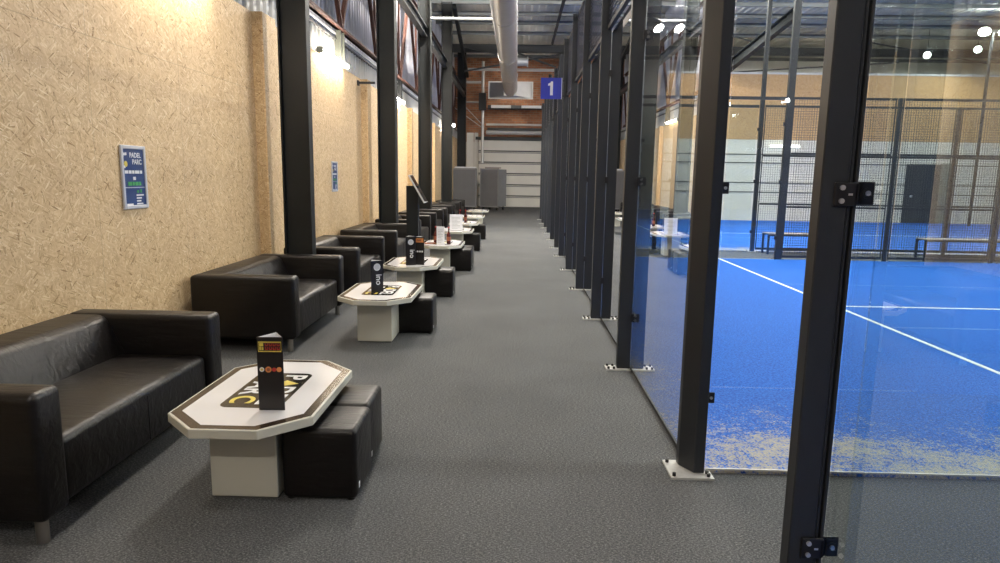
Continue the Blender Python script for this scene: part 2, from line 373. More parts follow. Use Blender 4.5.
# far partition: white sheet below, OSB above
YP = 26.4
p = structure(MB().box(5.3, 26.5, YP, YP+.12, 0, 3.12).build('wall_far', MT['whitewall']))
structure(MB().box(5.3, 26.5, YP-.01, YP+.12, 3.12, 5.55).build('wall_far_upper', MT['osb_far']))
structure(MB().box(5.25, 26.5, YP-.03, YP+.14, 5.55, 5.62).build('trim_3', MT['whitepipe']))
for i, zz in enumerate((1.12, 1.48, 2.24, 2.56)):
    structure(MB().box(5.3, 26.5, YP-.02, YP, zz-.02, zz+.02).build('trim_%d' % (4+i), MT['doorgap']))
d2 = bpy.data.objects.new('door_2', None); C.objects.link(d2); structure(d2)
MB().box(15.0, 16.3, YP-.05, YP, 0, 2.28).build('door_leaf', MT['door'], d2)
MB().box(16.3, 16.65, YP-.06, YP, 0, 2.3).build('door_post', MT['greysteel'], d2)
MB().cyl((15.25, YP-.1, 1.05), (15.25, YP-.05, 1.05), .05).build('handle', MT['galv'], d2)
# courts
def court(y0, y1, mat, name, lab):
    f = structure(MB().box(.992, 21, y0, y1, 0.0, .014).build(name, mat))
    m = MB().box(4.08, 4.13, y0+.02, y1-.02, .014, .017); m.box(4.13, 18, (y0+y1)/2-.045, (y0+y1)/2+.005, .014, .017)
    m.build('line', MT['line'], f); return f
court(3.482, 13.5, MT['turf'], 'floor_court', ''); court(15, 25, MT['turf2'], 'floor_court_far', ''); court(-8.5, 2.0, MT['turf0'], 'floor_court_near', '')
structure(MB().box(.985, 21, 25.01, YP, 0, .012).build('floor_far_strip', MT['turf0']))

# ------------------------------------------------------------------ left columns
YC = [7.6, 12.9, 18.12, 23.25, 32.0]
LC = ['black steel column behind the second sofa, nearest in view', 'black steel column beside the second wall poster bay, second from camera',
      'black steel column behind the tilted screen stand, third from camera', 'black steel column fourth from camera along the board wall', 'black steel column farthest away, behind the left grey cabinet']
def hcol(x0, y0, w, d, z1, name, label, mat, t=.018):
    T = thing(name, label, 'column', (x0+w/2, y0+d/2, 0), 0, 'steel columns along the sofas')
    MB().box(-w/2, -w/2+t, -d/2, d/2, 0.012, z1).box(w/2-t, w/2, -d/2, d/2, 0.012, z1).box(-w/2+t, w/2-t, -.01, .01, 0.012, z1).build('shaft', mat, T)
    MB().box(-w/2-.03, w/2+.03, -d/2-.03, d/2+.03, 0, .012).build('base_plate', mat, T)
    return T
for y, l, (cx0, cw, cd) in zip(YC, LC, ((-2.67, .32, .14), (-2.67, .335, .28), (-2.66, .335, .28), (-2.62, .35, .28), (-2.86, .40, .28))):
    hcol(cx0, y, cw, cd, 7.3, 'steel_column', l, MT['column'])
tag(ibeam(MB(), (-2.5, 4, 5.3), (-2.5, 31.9, 5.3), .15, .22, .02).build('runway_beam', MT['beam']), 'long dark beam running high along the column line', 'beam')
# wall columns of the old building, above the boards
for i, y in enumerate((5.6, 11.25, 16.9, 22.5, 28.1)):
    tag(MB().box(XW-.06, XW+.04, y, y+.02, 3.35, 3.9).box(XW-.06, XW+.04, y+.22, y+.24, 3.35, 3.9).box(XW-.01, XW+.005, y+.02, y+.22, 3.35, 3.9).build('wall_stanchion', MT['greysteel'] if i < 2 else MT['beam']),
        ['grey green stanchion stub above the boards over the first poster', 'grey green stanchion stub above the boards right of the lit tube', 'dark stanchion stub above the boards beyond the second black column',
         'dark stanchion stub above the boards beyond the third black column', 'dark stanchion stub above the boards at the far end'][i], 'column', 'stanchion stubs above the boards')
# rusty lattice truss
tr = thing('lattice_truss', 'rusty red oxide lattice truss running along the top of the left wall', 'truss', (XW+.02, 0, 3.9))
MB().box(-.06, .0, 2, 31.9, 0, .09).box(-.06, .07, 2, 31.9, 0, .012).build('lower_chord', MT['rust'], tr)
MB().box(-.06, .0, 2, 31.9, 2.3, 2.37).box(-.06, .06, 2, 31.9, 2.36, 2.372).build('upper_chord', MT['rust'], tr)
yy = 5.75; 
while yy < 31:
    for a, b in ((yy, yy-1.35), (yy, yy+1.35)):
        MB().bar((-.01, a, .04), (-.01, b, 2.32), .05, .05).bar((.03, a, .04), (.03, b, 2.32), .012, .06).build('diagonal', MT['rust'], tr)
    MB().bar((-.03, yy, .04), (-.03, yy, 2.32), .045, .06).build('upright', MT['rust'], tr)
    MB().box(-.0, .012, yy-.14, yy+.14, .0, .22).build('gusset', MT['rust'], tr)
    yy += 2.8
# tube lamps on the wall
def lamp(y0, y1, label):
    T = thing('tube_lamp', label, 'lamp', (XW, (y0+y1)/2, 3.36), 0, 'tube lamps on the board wall')
    L = (y1-y0)/2
    MB().box(.0, .035, -L, L, -.02, .02).build('backplate', MT['whitepipe'], T)
    MB().cyl((.085, -L+.05, -.0), (.085, L-.05, -.0), .032).build('tube', MT['tube'], T, smooth=40)
    for s in (-1, 1): MB().box(.03, .11, s*L-.03, s*L+.03, -.04, .04).build('end_cap', MT['greysteel'], T)
lamp(4.9, 6.5, 'lit white tube lamp above the first poster, nearest to camera')
lamp(9.95, 11.5, 'lit white tube lamp on the boards beside the first black column')
lamp(15.6, 17.1, 'lit white tube lamp just beyond the second black column')
lamp(20.8, 22.3, 'lit white tube lamp between third and fourth black column')
lamp(26.0, 27.5, 'lit white tube lamp beyond the fourth black column')
# short dark bracket
tag(MB().box(XW, XW+.03, 12.48, 12.56, 3.19, 3.28).box(XW, XW+.32, 12.5, 12.54, 3.22, 3.26).build('wall_bracket', MT['beam']), 'small dark bracket bar high on the boards left of the second column', 'bracket')

# ------------------------------------------------------------------ posters
def poster(yc, zc, w, h, label):
    T = thing('wall_poster', label, 'poster', (XW+.002, yc, zc), 0, 'framed posters on the board wall')
    MB().box(0, .018, -w/2, -w/2+.028, -h/2, h/2, .004, 1).box(0, .018, w/2-.028, w/2, -h/2, h/2, .004, 1).box(0, .018, -w/2+.028, w/2-.028, h/2-.028, h/2, .004, 1).box(0, .018, -w/2+.028, w/2-.028, -h/2, -h/2+.028, .004, 1).build('frame', MT['frame'], T)
    pr = MB().box(.0, .010, -w/2+.02, w/2-.02, -h/2+.02, h/2-.02).build('print', MT['navy'], T)
    F = lambda y, z: frameM((.0112, y, z), (0, 1, 0), (0, 0, 1))
    # wall faces +X: reading direction runs towards +Y
    text_mesh('PADEL', .052, MT['inkw'], 'lettering', pr, F(.025, .165), .001)
    text_mesh('PARC', .052, MT['inkw'], 'lettering', pr, F(.045, .115), .001)
    m = MB().cyl((.0105, -.105, .10), (.0120, -.105, .10), .022, n=20); m.build('ball_emblem', MT['inky'], pr)
    m = MB()
    for k in range(7): 
        a = math.radians(80+k*28); m.box(.0105, .012, -.105+.045*math.cos(a)-.009, -.105+.045*math.cos(a)+.009, .125+.05*math.sin(a)-.01, .125+.05*math.sin(a)+.01)
    m.build('racket_emblem', MT['inkw'], pr)
    m = MB(); yq = -.125
    for wd in (.045, .035, .03, .06, .03):
        m.box(.0105, .0118, yq, yq+wd, .028, .052); yq += wd+.008
    m.box(.0105, .0118, -.02, .015, -.02, .004); m.build('headline', MT['inkw'], pr)
    m = MB(); yq = -.09
    for wd in (.05, .03, .045, .03): m.box(.0105, .0118, yq, yq+wd, -.062, -.034); yq += wd+.006
    m.build('green_text', MT['inkg'], pr)
    MB().box(.0105, .0118, .02, .045, -.118, -.098).build('green_icon', MT['inkg'], pr); MB().box(.0105, .0118, .065, .085, -.118, -.09).build('green_icon', MT['inkg'], pr)
    m = MB().box(.0105, .0114, -w/2+.03, w/2-.03, -.079, -.075)
    for k in range(5): m.box(.0105, .0118, .01, .01+(.1, .07, .06, .085, .075)[k], -.142-.022*k, -.131-.022*k)
    m.build('small_text', MT['inkw'], pr)
    MB().box(.0105, .0118, -.125, -.04, -.215, -.198).build('caption', MT['inkw'], pr)
poster(5.10, 1.545, .33, .48, 'navy framed poster on the boards above the first sofa')
poster(10.79, 1.545, .33, .48, 'navy framed poster on the boards beyond the first black column')

# ------------------------------------------------------------------ sofas
def make_sofa():
    # local: x from 0 (front) back to -.93, y 0 (near) to 1.8
    T = thing('leather_sofa', '', 'sofa', (0, 0, 0), 0, 'black leather sofas along the board wall')
    L, D, H, A = 1.74, .935, .685, .175
    for y in (0, L-A):
        MB().box(-D, 0, y, y+A, .115, H, .035, 4).build('armrest', MT['leather'], T, smooth=60)
    MB().prism([(-D, .14), (-D, H-.005), (-D+.22, H-.005), (-D+.27, H-.03), (-D+.40, .38), (-D+.40, .14)], A-.02, L-A+.02, 'Y', .02, 3).build('backrest', MT['leather'], T, smooth=60)
    # seat with a soft crown
    m = MB(); m.box(-D+.30, -.03, A+.002, L-A-.002, .115, .43, .04, 4)
    bmesh.ops.subdivide_edges(m.bm, edges=[e for e in m.bm.edges if e.calc_length() > .3], cuts=10, use_grid_fill=True)
    for v in m.bm.verts:
        if v.co.z > .41:
            ty = (v.co.y-A)/(L-2*A); tx = (v.co.x+D-.30)/(D-.33)
            v.co.z += .022*math.sin(math.pi*min(1, max(0, ty)))*math.sin(math.pi*min(1, max(0, tx)))
    m.build('seat', MT['leather'], T, smooth=60)
    MB().box(-.032, -.027, L/2-.003, L/2+.003, .14, .39).build('seam', MT['clampblk'], T)
    for x in (-.07, -D+.07):
        for y in (.07, L-.07): MB().cyl((x, y, 0), (x, y, .12), .026, n=16).build('leg', MT['chrome'], T, smooth=40)
    return T
sofa = make_sofa()
SY = [2.555, 5.75, 8.15, 10.82, 13.55, 16.25, 18.8, 21.2, 23.7]
SL = ['black leather two-seat sofa in the foreground, cut by the left edge', 'black leather sofa in front of the first black column, second from camera',
      'black leather sofa just past the first column, third from camera', 'black leather sofa before the second column, fourth from camera', 'black leather sofa behind the tilted screen stand, fifth from camera',
      'black leather sofa sixth from camera along the wall', 'black leather sofa seventh from camera, beyond the third column', 'black leather sofa eighth from camera, before the fourth column', 'black leather sofa farthest from camera near the grey cabinets']
for i, (y, l) in enumerate(zip(SY, SL)):
    o = sofa if i == 0 else dup(sofa, (0, 0, 0))
    o.location = (-1.955, y, 0); o['label'] = l

# ------------------------------------------------------------------ tables
def octo(x0, x1, y0, y1, c): return [(x0, y0+c), (x0+c, y0), (x1-c, y0), (x1, y0+c), (x1, y1-c), (x1-c, y1), (x0+c, y1), (x0, y1-c)]
def rrect(x0, x1, y0, y1, r, n=5):
    out = []
    for cx, cy, a0 in ((x1-r, y1-r, 0), (x0+r, y1-r, 90), (x0+r, y0+r, 180), (x1-r, y0+r, 270)):
        for k in range(n+1):
            a = math.radians(a0+90*k/n); out.append((cx+r*math.cos(a), cy+r*math.sin(a)))
    return out
def make_table():
    T = thing('lounge_table', '', 'table', (0, 0, 0), 0, 'white octagonal lounge tables')
    w, l = .352, .578
    top = MB().prism(octo(-w, w, -l, l, .195), .405, .450, bev=.003, seg=1).build('tabletop', MT['laminate'], T)
    MB().prism(octo(-w+.012, w-.012, -l+.012, l-.012, .191), .446, .4508).build('border', MT['border'], top)
    MB().prism(octo(-w+.055, w-.055, -l+.055, l-.055, .173), .447, .4516).build('print', MT['print'], top)
    MB().prism(rrect(-.155, .155, -.29, .29, .05), .448, .4524).build('logo', MT['logoblk'], top)
    def F(x, y): return frameM((x, y, .4530), (0, -1, 0), (1, 0, 0))
    text_mesh('P', .165, MT['inkw'], 'lettering', top, F(.065, .215), .004)
    text_mesh('DEL', .165, MT['inkw'], 'lettering', top, F(.065, -.095), .004)
    text_mesh('PAR', .165, MT['inkw'], 'lettering', top, F(-.075, .055), .004)
    text_mesh('C', .165, MT['inky'], 'lettering', top, F(-.075, -.175), .004)
    MB().prism([(.01, .095), (.045, .155), (.125, .10), (.045, .05)], .449, .4530).build('emblem', MT['inky'], top)
    b = MB().box(-.175, .155, -.345, .27, .012, .404, .003, 1).build('pedestal', MT['laminate'], T)
    MB().box(-.165, .145, -.335, .26, 0, .012).build('plinth', MT['doorgap'], T)
    return T
table = make_table()
TY = [3.397, 6.53, 8.78, 11.32, 14.15, 16.35, 19.1, 22.3]
TL = ['white octagonal lounge table nearest to camera with a black menu prism', 'white octagonal table in front of the second sofa', 'white octagonal table holding two tall menus, third from camera',
      'white octagonal table with a white card menu, fourth from camera', 'white octagonal table under the tilted white paper, fifth from camera', 'white octagonal table sixth from camera', 'white octagonal table seventh from camera', 'white octagonal table farthest away']
for i, (y, l) in enumerate(zip(TY, TL)):
    o = table if i == 0 else dup(table)
    o.location = ((-1.305, -1.325, -1.35, -1.25, -1.27, -1.27, -1.27, -1.28)[i], y, 0); o['label'] = l

# ------------------------------------------------------------------ ottomans
def make_ottoman():
    T = thing('cube_ottoman', '', 'ottoman', (0, 0, 0), 0, 'black cube ottomans by the tables')
    m = MB().box(-.185, .185, -.18, .18, .006, .368, .028, 4)
    m.build('cushion', MT['leather'], T, smooth=60)
    MB().box(.1845, .187, -.135, -.115, .05, .08).build('tag', MT['paper'], T)
    for sx in (-1, 1):
        for sy in (-1, 1): MB().cyl((sx*.15, sy*.15, 0), (sx*.15, sy*.15, .012), .018).build('glide', MT['boltblk'], T)
    return T
ott = make_ottoman()
OT = [(-.945, 3.235, 'black cube ottoman nearest to camera, tucked beside the first table'), (-.962, 3.605, 'black cube ottoman directly behind the nearest ottoman'),
      (-1.01, 6.75, 'black cube ottoman at the second table'), (-1.0, 8.80, 'black cube ottoman at the third table'), (-.925, 11.25, 'black cube ottoman at the fourth table'),
      (-.93, 11.65, 'black cube ottoman behind the one at the fourth table'), (-.95, 14.3, 'black cube ottoman at the fifth table'), (-.95, 16.9, 'black cube ottoman at the sixth table'), ]
for i, (x, y, l) in enumerate(OT):
    o = ott if i == 0 else dup(ott); o.location = (x, y, 0); o['label'] = l

# ------------------------------------------------------------------ menus and table items
ZT = .4535
def prism_menu(x, y, rz, label, kind, s=.125, h=.365):
    T = thing('menu_prism', label, 'menu', (x, y, ZT), rz, 'triangular table menus')
    r = s/math.sqrt(3)
    P = [V((-s/2, -r/2)), V((s/2, -r/2)), V((0, r))]
    for k in range(3):
        a, b = P[k], P[(k+1) % 3]; d = (b-a).normalized(); n = V((d.y, -d.x)); t = .002
        q = [a, b, b-n*t, a-n*t]
        pn = MB().prism([tuple(v) for v in q], 0, h).build('panel', MT['card'], T)
        ii = [a-n*(t+.0003)+d*.004, b-n*(t+.0003)-d*.004, b-n*(t+.0012)-d*.004, a-n*(t+.0012)+d*.004]
        MB().prism([tuple(v) for v in ii], .001, h-.001).build('lining', MT['paper'], pn)
        def R(u0, u1, z0, z1, mb):   # rectangle on the face
            A, B = a+d*(s*u0)+n*.0002, a+d*(s*u1)+n*.0002
            mb.prism([tuple(A), tuple(B), tuple(B+n*.0008), tuple(A+n*.0008)], h*z0, h*z1)
        def disc(u, z, rr, mb, e=.001):
            c = a+d*(s*u); mb.cyl((*(c+n*.0002), h*z), (*(c+n*(.0002+e)), h*z), rr, n=20)
        def TX(body, size, mat, u, z, rot=False, off=.0015):
            c = a+d*(s*u)+n*.0012
            text_mesh(body, size, mat, 'lettering', pn, frameM((c.x, c.y, h*z), (0, 0, -1) if rot else (d.x, d.y, 0), (d.x, d.y, 0) if rot else (0, 0, 1)), off)
        if kind == 'game':
            m = MB(); R(.06, .94, .925, .94, m); R(.06, .94, .80, .815, m); R(.06, .075, .80, .94, m); R(.925, .94, .80, .94, m)
            for (u0, u1, z0, z1) in ((.1, .26, .875, .92), (.1, .17, .825, .87), (.19, .26, .825, .865)): R(u0, u1, z0, z1, m)
            m.build('logo_frame', MT['inky'], pn)
            m = MB()
            for row, zz in enumerate((.878, .826)):
                for q in range(4): R(.32+.15*q, .43+.15*q, zz, zz+.012, m); R(.32+.15*q, .35+.15*q, zz, zz+.040, m); R(.40+.15*q, .43+.15*q, zz+.01*row, zz+.040, m)
            m.build('logo_letters', MT['inkr'], pn)
            for j, (u, rr, mm) in enumerate(((.17, .0115, 'inkw'), (.42, .015, 'inko'), (.64, .010, 'inkr'), (.83, .0125, 'inko'))):
                m = MB(); disc(u, .56, rr, m); m.build('food_picture', MT[mm], pn)
                if j in (0, 1): m = MB(); disc(u, .56, rr*.55, m, .0016); m.build('food_picture', MT['inkb' if j else 'inky'], pn)
        elif kind == 'ino':
            m = MB(); disc(.5, .80, .036, m); m.build('badge', MT['inkw'], pn)
            m = MB(); disc(.5, .80, .030, m, .0015); m.build('badge_centre', MT['frame'], pn)
            TX('ino', .085, MT['inkw'], .62, .40, True, .001)
        else:
            m = MB(); R(.08, .92, .80, .95, m); m.build('label_band', MT['inko'], pn)
            m = MB(); R(.3, .7, .84, .91, m); m.build('label_centre', MT['inkb'], pn)
            m = MB()
            for q in range(4): disc(.18+.21*q, .48, .012, m)
            m.build('food_picture', MT['inkw'], pn)
    return T
prism_menu(-1.175, 3.115, math.radians(3), 'black triangular menu with red and yellow logo on the nearest table', 'game')
prism_menu(-1.37, 6.42, math.radians(38), 'black triangular menu with white round badge on the second table', 'ino', .13, .31)
prism_menu(-1.345, 8.42, math.radians(20), 'black triangular menu with badge, left of two on the third table', 'ino', .13, .37)
prism_menu(-1.235, 8.48, math.radians(-4), 'brown and black triangular menu with orange band on the third table', 'band', .14, .36)
def card(x, y, w, h, tilt, rz, label, mat='paper'):
    T = thing('menu_card', label, 'menu', (x, y, ZT), rz)
    MB().box(-w/2, w/2, -.004, .004, 0, h, .001, 1, rot=Matrix.Rotation(tilt, 3, 'X'), piv=V((0, 0, 0))).build('sheet', MT[mat], T)
    MB().box(-w/2, w/2, -.03, .05, 0, .006).build('foot', MT[mat], T)
    m = MB()
    for k in range(9): m.box(-w*.35, w*(.30 if k % 3 else .1), -.0056, -.0045, h*(.12+.085*k), h*(.135+.085*k), rot=Matrix.Rotation(tilt, 3, 'X'), piv=V((0, 0, 0)))
    m.build('print', MT['greyboxl'], T)
card(-1.25, 11.0, .13, .30, 0, 0, 'upright white menu card on the fourth table')
card(-1.25, 13.9, .27, .34, -.25, .15, 'large white printed sheet leaning on the fifth table')
def bottle(x, y, label, s=1):
    T = thing('bottle', label, 'bottle', (x, y, ZT))
    MB().cyl((0, 0, 0), (0, 0, .16*s), .034*s, n=18).cyl((0, 0, .16*s), (0, 0, .21*s), .034*s, .012*s, n=18).cyl((0, 0, .21*s), (0, 0, .27*s), .012*s, n=12).build('body', MT['bottle'], T, smooth=50)
    MB().cyl((0, 0, .265*s), (0, 0, .285*s), .015*s, n=12).build('cap', MT['inkr'], T)
    MB().cyl((0, 0, .05*s), (0, 0, .12*s), .0348*s, n=18).build('label', MT['inkb'], T)
bottle(-1.13, 11.15, 'dark red bottle right of the white menu card on the fourth table')
bottle(-1.36, 11.25, 'dark red bottle left of the white menu card on the fourth table')
bottle(-1.36, 16.2, 'dark bottle on the sixth table', 1.1); bottle(-1.24, 16.3, 'dark bottle beside another on the sixth table', 1.1)
def ashtray(x, y, label):
    T = thing('snack_tray', label, 'tray', (x, y, ZT), .3)
    MB().box(-.09, .09, -.05, .05, 0, .02, .006, 2).build('body', MT['inkb'], T); MB().box(-.06, .06, -.012, .012, .02, .026).build('insert', MT['boltblk'], T)
ashtray(-1.44, 11.1, 'small brown tray on the left of the fourth table')

# ------------------------------------------------------------------ screen stand
st = thing('screen_stand', 'tall black stand with a tilted screen on top between the sofas', 'stand', (-1.575, 10.1, 0))
MB().box(-.19, .19, -.2, .2, 0, .02, .004, 1).build('base', MT['column'], st)
MB().box(-.085, .095, -.06, .06, .02, 1.43, .004, 1).build('pole', MT['column'], st)
R1 = Matrix.Rotation(math.radians(60), 3, 'Y')
MB().box(-.235, .235, -.17, .17, -.012, .012, .004, 1, rot=R1, piv=V((0, 0, 0))).build('screen_housing', MT['galv'], st, loc=(.085, 0, 1.385))
MB().box(-.225, .225, -.16, .16, .0125, .0135, rot=R1, piv=V((0, 0, 0))).build('screen', MT['mirrorblk'], st, loc=(.085, 0, 1.385))
MB().box(-.04, .06, -.03, .03, 1.36, 1.42).build('bracket', MT['column'], st)

# ------------------------------------------------------------------ court enclosure
HT, HG = 4.22, 3.12
def bolts(pts, parent, z=.012):
    for (x, y) in pts: MB().cyl((x, y, z), (x, y, z+.018), .010, n=8).build('bolt', MT['boltblk'], parent)
def clamp_on_post(T, z, side):
    # plate on the post front plus ear that grips the pane, X-plane glass at right side of post
    k = MB().box(.038, .112, -.048, -.040, z-.035, z+.035, .002, 1).box(.060, .085, -.040, .040, z-.033, z+.033).build('clamp', MT['clampblk'], T)
    for dz in (-.018, .018):
        MB().cyl((.075, -.058, z+dz), (.075, -.047, z+dz), .012, n=12).build('bolt', MT['bolt'], k)
    return k
def wall_post(y, label, zt=HT, grp='corridor side posts of the court glass'):
    T = thing('enclosure_post', label, 'post', (.925, y, 0), 0, grp)
    MB().box(-.055, .055, -.035, .035, .012, zt, .004, 1).box(-.058, .058, -.038, .038, zt, zt+.006).build('shaft', MT['post'], T)
    p = MB().box(-.145, .058, -.065, .065, 0, .012).build('base_plate', MT['platew'], T)
    bolts(((-.125, -.045), (-.125, .045), (-.08, -.045), (-.08, .045)), p)
    for z in (.45, 1.57, 2.70): clamp_on_post(T, z, 1)
    return T
ORD = ['second', 'third', 'fourth', 'fifth', 'sixth', 'seventh', 'eighth', 'ninth', 'tenth', 'eleventh', 'twelfth']
def corner_post(y, label, s):   # s=+1: court lies beyond (+Y), chamfer faces the camera
    T = thing('corner_post', label, 'post', (1.0, y, 0), 0, 'chamfered corner posts')
    pts = [(-.068, .10), (-.066, .055), (-.005, -.045), (.052, -.045), (.052, .03), (-.01, .03), (-.01, .10)]
    pts = [(a, b*s) for a, b in pts]
    MB().prism(pts, .012, HT, bev=.003, seg=1).build('shaft', MT['post'], T)
    p = MB().box(-.14, .09, -.11 if s > 0 else -.12, .12 if s > 0 else .11, 0, .012).build('base_plate', MT['platew'], T)
    bolts(((-.12, -.085), (-.12, .09), (.065, -.085), (.065, -.05)), p)
    for z in (.43, 1.555, 2.68):
        k = MB().box(.045, .092, -.012, -.004, z-.03, z+.03, .002, 1).box(.040, .055, -.012, .02, z-.03, z+.03).build('clamp', MT['clampblk'], T)
        MB().cyl((.073, -.018, z), (.073, -.011, z), .008, n=12).build('bolt', MT['bolt'], k)
    return T
# the nearest post (corner of the court beside the camera)
T = thing('corner_post', 'large black post nearest to camera on the right, with bolted glass clamps', 'post', (.935, 1.985, 0), 0, 'chamfered corner posts')
MB().box(-.06, .020, -.03, .03, .012, HT, .004, 1).build('shaft', MT['post'], T)
MB().box(.022, .032, -.024, .03, .012, HT, .002, 1).box(.036, .046, -.03, .03, .012, HT, .002, 1).box(.02, .04, .0, .025, .012, HT).build('glazing_channel', MT['post'], T)
p = MB().box(-.14, .09, -.10, .12, 0, .012).build('base_plate', MT['platew'], T); bolts(((-.12, -.08), (-.12, .09), (.07, -.08), (.07, .09)), p)
for z in (.463, 1.562, 2.68):
    k = MB().box(-.024, .042, -.040, -.031, z-.034, z+.034, .002, 1).box(.040, .093, -.032, -.022, z-.029, z+.037, .002, 1).box(.036, .044, -.040, -.022, z-.028, z+.03).build('clamp', MT['clampblk'], T)
    for dz in (-.019, .019): MB().cyl((-.004, -.046, z+dz), (-.004, -.040, z+dz), .0075, n=14).build('bolt', MT['bolt'], k)
    MB().cyl((.072, -.039, z+.004), (.072, -.032, z+.004), .0075, n=16).build('bolt', MT['bolt'], k)
    MB().cyl((.072, -.035, z+.004), (.072, -.0315, z+.004), .016, n=16).build('washer', MT['boltblk'], k)
    MB().box(.015, .027, -.0415, -.040, z-.003, z+.003).build('slot', MT['bolt'], k)
corner_post(3.495, 'chamfered black corner post of the blue court on a white base plate', 1)
for i, y in enumerate((5.475, 7.46, 9.46, 11.47)): wall_post(y, 'black glass wall post, %s from camera along the corridor' % ORD[i+1])
wall_post(13.45, 'black post at the far corner of the first blue court, beside the blue number sign')
for i, y in enumerate((15.05, 17, 19, 21, 23, 25)): wall_post(y, 'black glass wall post, %s from camera along the corridor' % ORD[min(i+6, 10)] if i < 5 else 'black glass wall post, last along the corridor')
# glass panes in the corridor wall
def pane_x(y0, y1, label):
    T = thing('glass_pane', label, 'glass pane', (.988, (y0+y1)/2, 0), 0, 'glass panes along the corridor')
    L = (y1-y0)/2-.012
    MB().box(-.006, .006, -L, L, .035, HG).build('pane', MT['glass'], T)
    MB().box(-.007, .007, -L, L, .012, .034).build('bottom_strip', MT['boltblk'], T)
pane_x(0.0, 1.965, 'clear pane right of the nearest post, reflecting the board wall')
ys_ = [3.5, 5.475, 7.46, 9.46, 11.47, 13.45]
for i in range(5): pane_x(ys_[i], ys_[i+1], 'clear corridor pane of the first blue court, %s from its chamfered corner post' % ['first', 'second', 'third', 'fourth', 'fifth'][i])
ys2 = [15.05, 17, 19, 21, 23, 25]
for i in range(5): pane_x(ys2[i], ys2[i+1], 'clear corridor pane of the far blue court, %s counted from the camera' % ['first', 'second', 'third', 'fourth', 'fifth'][i])
# mesh panels
def wire_mesh(w, h, step=.05, r=.0022, rh=None):
    rh = rh or r
    m = MB(); n = int(w/step)
    for i in range(1, n): x = -w/2+i*w/n; m.box(x-r, x+r, -r, r, 0, h)
    n = int(h/step)
    for i in range(1, n): z = i*h/n; m.box(-w/2, w/2, r, r+2*rh, z-rh, z+rh)
    return m
def mesh_panel(name, label, loc, rz, w, z0, z1, rails=(), group=None, fine=False):
    T = thing(name, label, 'fence panel', (*loc, z0), rz, group)
    h = z1-z0; t = .02
    m = MB().box(-w/2, w/2, -t, t, 0, .045).box(-w/2, w/2, -t, t, h-.045, h).box(-w/2, -w/2+.016, -t*.6, t*.6, .045, h-.045).box(w/2-.016, w/2, -t*.6, t*.6, .045, h-.045)
    for z in rails: m.box(-w/2+.03, w/2-.03, -t, t, z-z0-.02, z-z0+.02)
    m.build('frame', MT['post'], T)
    (wire_mesh(w-.02, h-.02, .05, .0016, .0042) if fine else wire_mesh(w-.02, h-.02)).build('wire_grid', MT['wire'], T)
    return T
first = None
YM = [(3.60, 5.438), (5.512, 7.423), (7.497, 9.423), (9.497, 11.433), (11.507, 13.41), (15.09, 16.965), (17.035, 18.965), (19.035, 20.965), (21.035, 22.965), (23.035, 24.965)]
for i, (a, b) in enumerate(YM):
    mesh_panel('mesh_panel', 'wire mesh panel above the corridor glass, %s from camera' % (['first'] + ORD)[i], (.955, (a+b)/2), math.pi/2, b-a, 3.15, HT-.02, (), 'mesh panels above the corridor glass', True)
# cross walls: glass near the corner, mesh beyond
def pane_y(y, x0, x1, label):
    T = thing('glass_pane', label, 'glass pane', ((x0+x1)/2, y, 0), 0, 'glass panes of the court side walls')
    L = (x1-x0)/2-.012
    MB().box(-L, L, -.006, .006, .03, HG).build('pane', MT['glass'], T)
    MB().box(-L, L, -.005, .005, .0142, .022).build('bottom_strip', MT['platew'], T)
pane_y(2.0, 1.06, 3.1, 'clear side pane of the court beside the camera')
pane_y(3.494, 1.06, 3.1, 'clear side pane of the blue court, starting at the chamfered corner post')
pane_y(3.494, 3.1, 5.3, 'clear side pane of the blue court, second from the chamfered corner post')
for y, w in ((13.5, 'far side of the first blue court'), (15.0, 'near side of the far blue court'), (25.0, 'farthest side of the far blue court')):
    pane_y(y, 1.03, 3.08, 'clear pane next to the corridor on the %s' % w)
    pane_y(y, 3.14, 5.22, 'clear pane before the tall floodlight post on the %s' % w)
def court_post(x, y, zt, label, w=.08, clamps=True):
    T = thing('court_post', label, 'post', (x, y, 0), 0, 'side wall posts of the courts')
    MB().box(-w/2, w/2, -.04, .04, .012, zt, .004, 1).build('shaft', MT['post'], T)
    p = MB().box(-.10, .10, -.10, .10, .0, .012).build('base_plate', MT['platew'], T)
    bolts(((-.08, -.08), (.08, -.08), (-.08, .08), (.08, .08)), p)
    if clamps:
        for z in (.45, 1.56, 2.68): MB().box(-w/2-.05, -w/2, -.05, -.03, z-.035, z+.035).build('clamp', MT['clampblk'], T)
    return T
def floods(x, y, z, T, ds):
    # two round floodlights on a crossbar, aimed down over the court
    MB().bar((-.55, 0, z), (.55, 0, z), .06, .06).build('crossbar', MT['beam'], T)
    for dx in (-.36, .36):
        a = V((dx, ds*.10, z-.02)); dr = V((.35 if x < 10 else -.35, ds*.55, -.78)).normalized()
        h = MB().cyl(a-dr*.12, a, .10, .20, n=24).build('floodlight', MT['beam'], T)
        MB().cyl(a, a+dr*.012, .185, n=24).build('lens', MT['lens'], h)
        L = bpy.data.lights.new('flood', 'AREA'); L.shape = 'DISK'; L.size = .36; L.energy = FLOOD; L.color = (1, .97, .93)
        lo = bpy.data.objects.new('flood_light', L); C.objects.link(lo); lo.parent = T
        lo.location = a+dr*.03; lo.rotation_euler = dr.to_track_quat('-Z', 'Y').to_euler()
FLOOD = 220
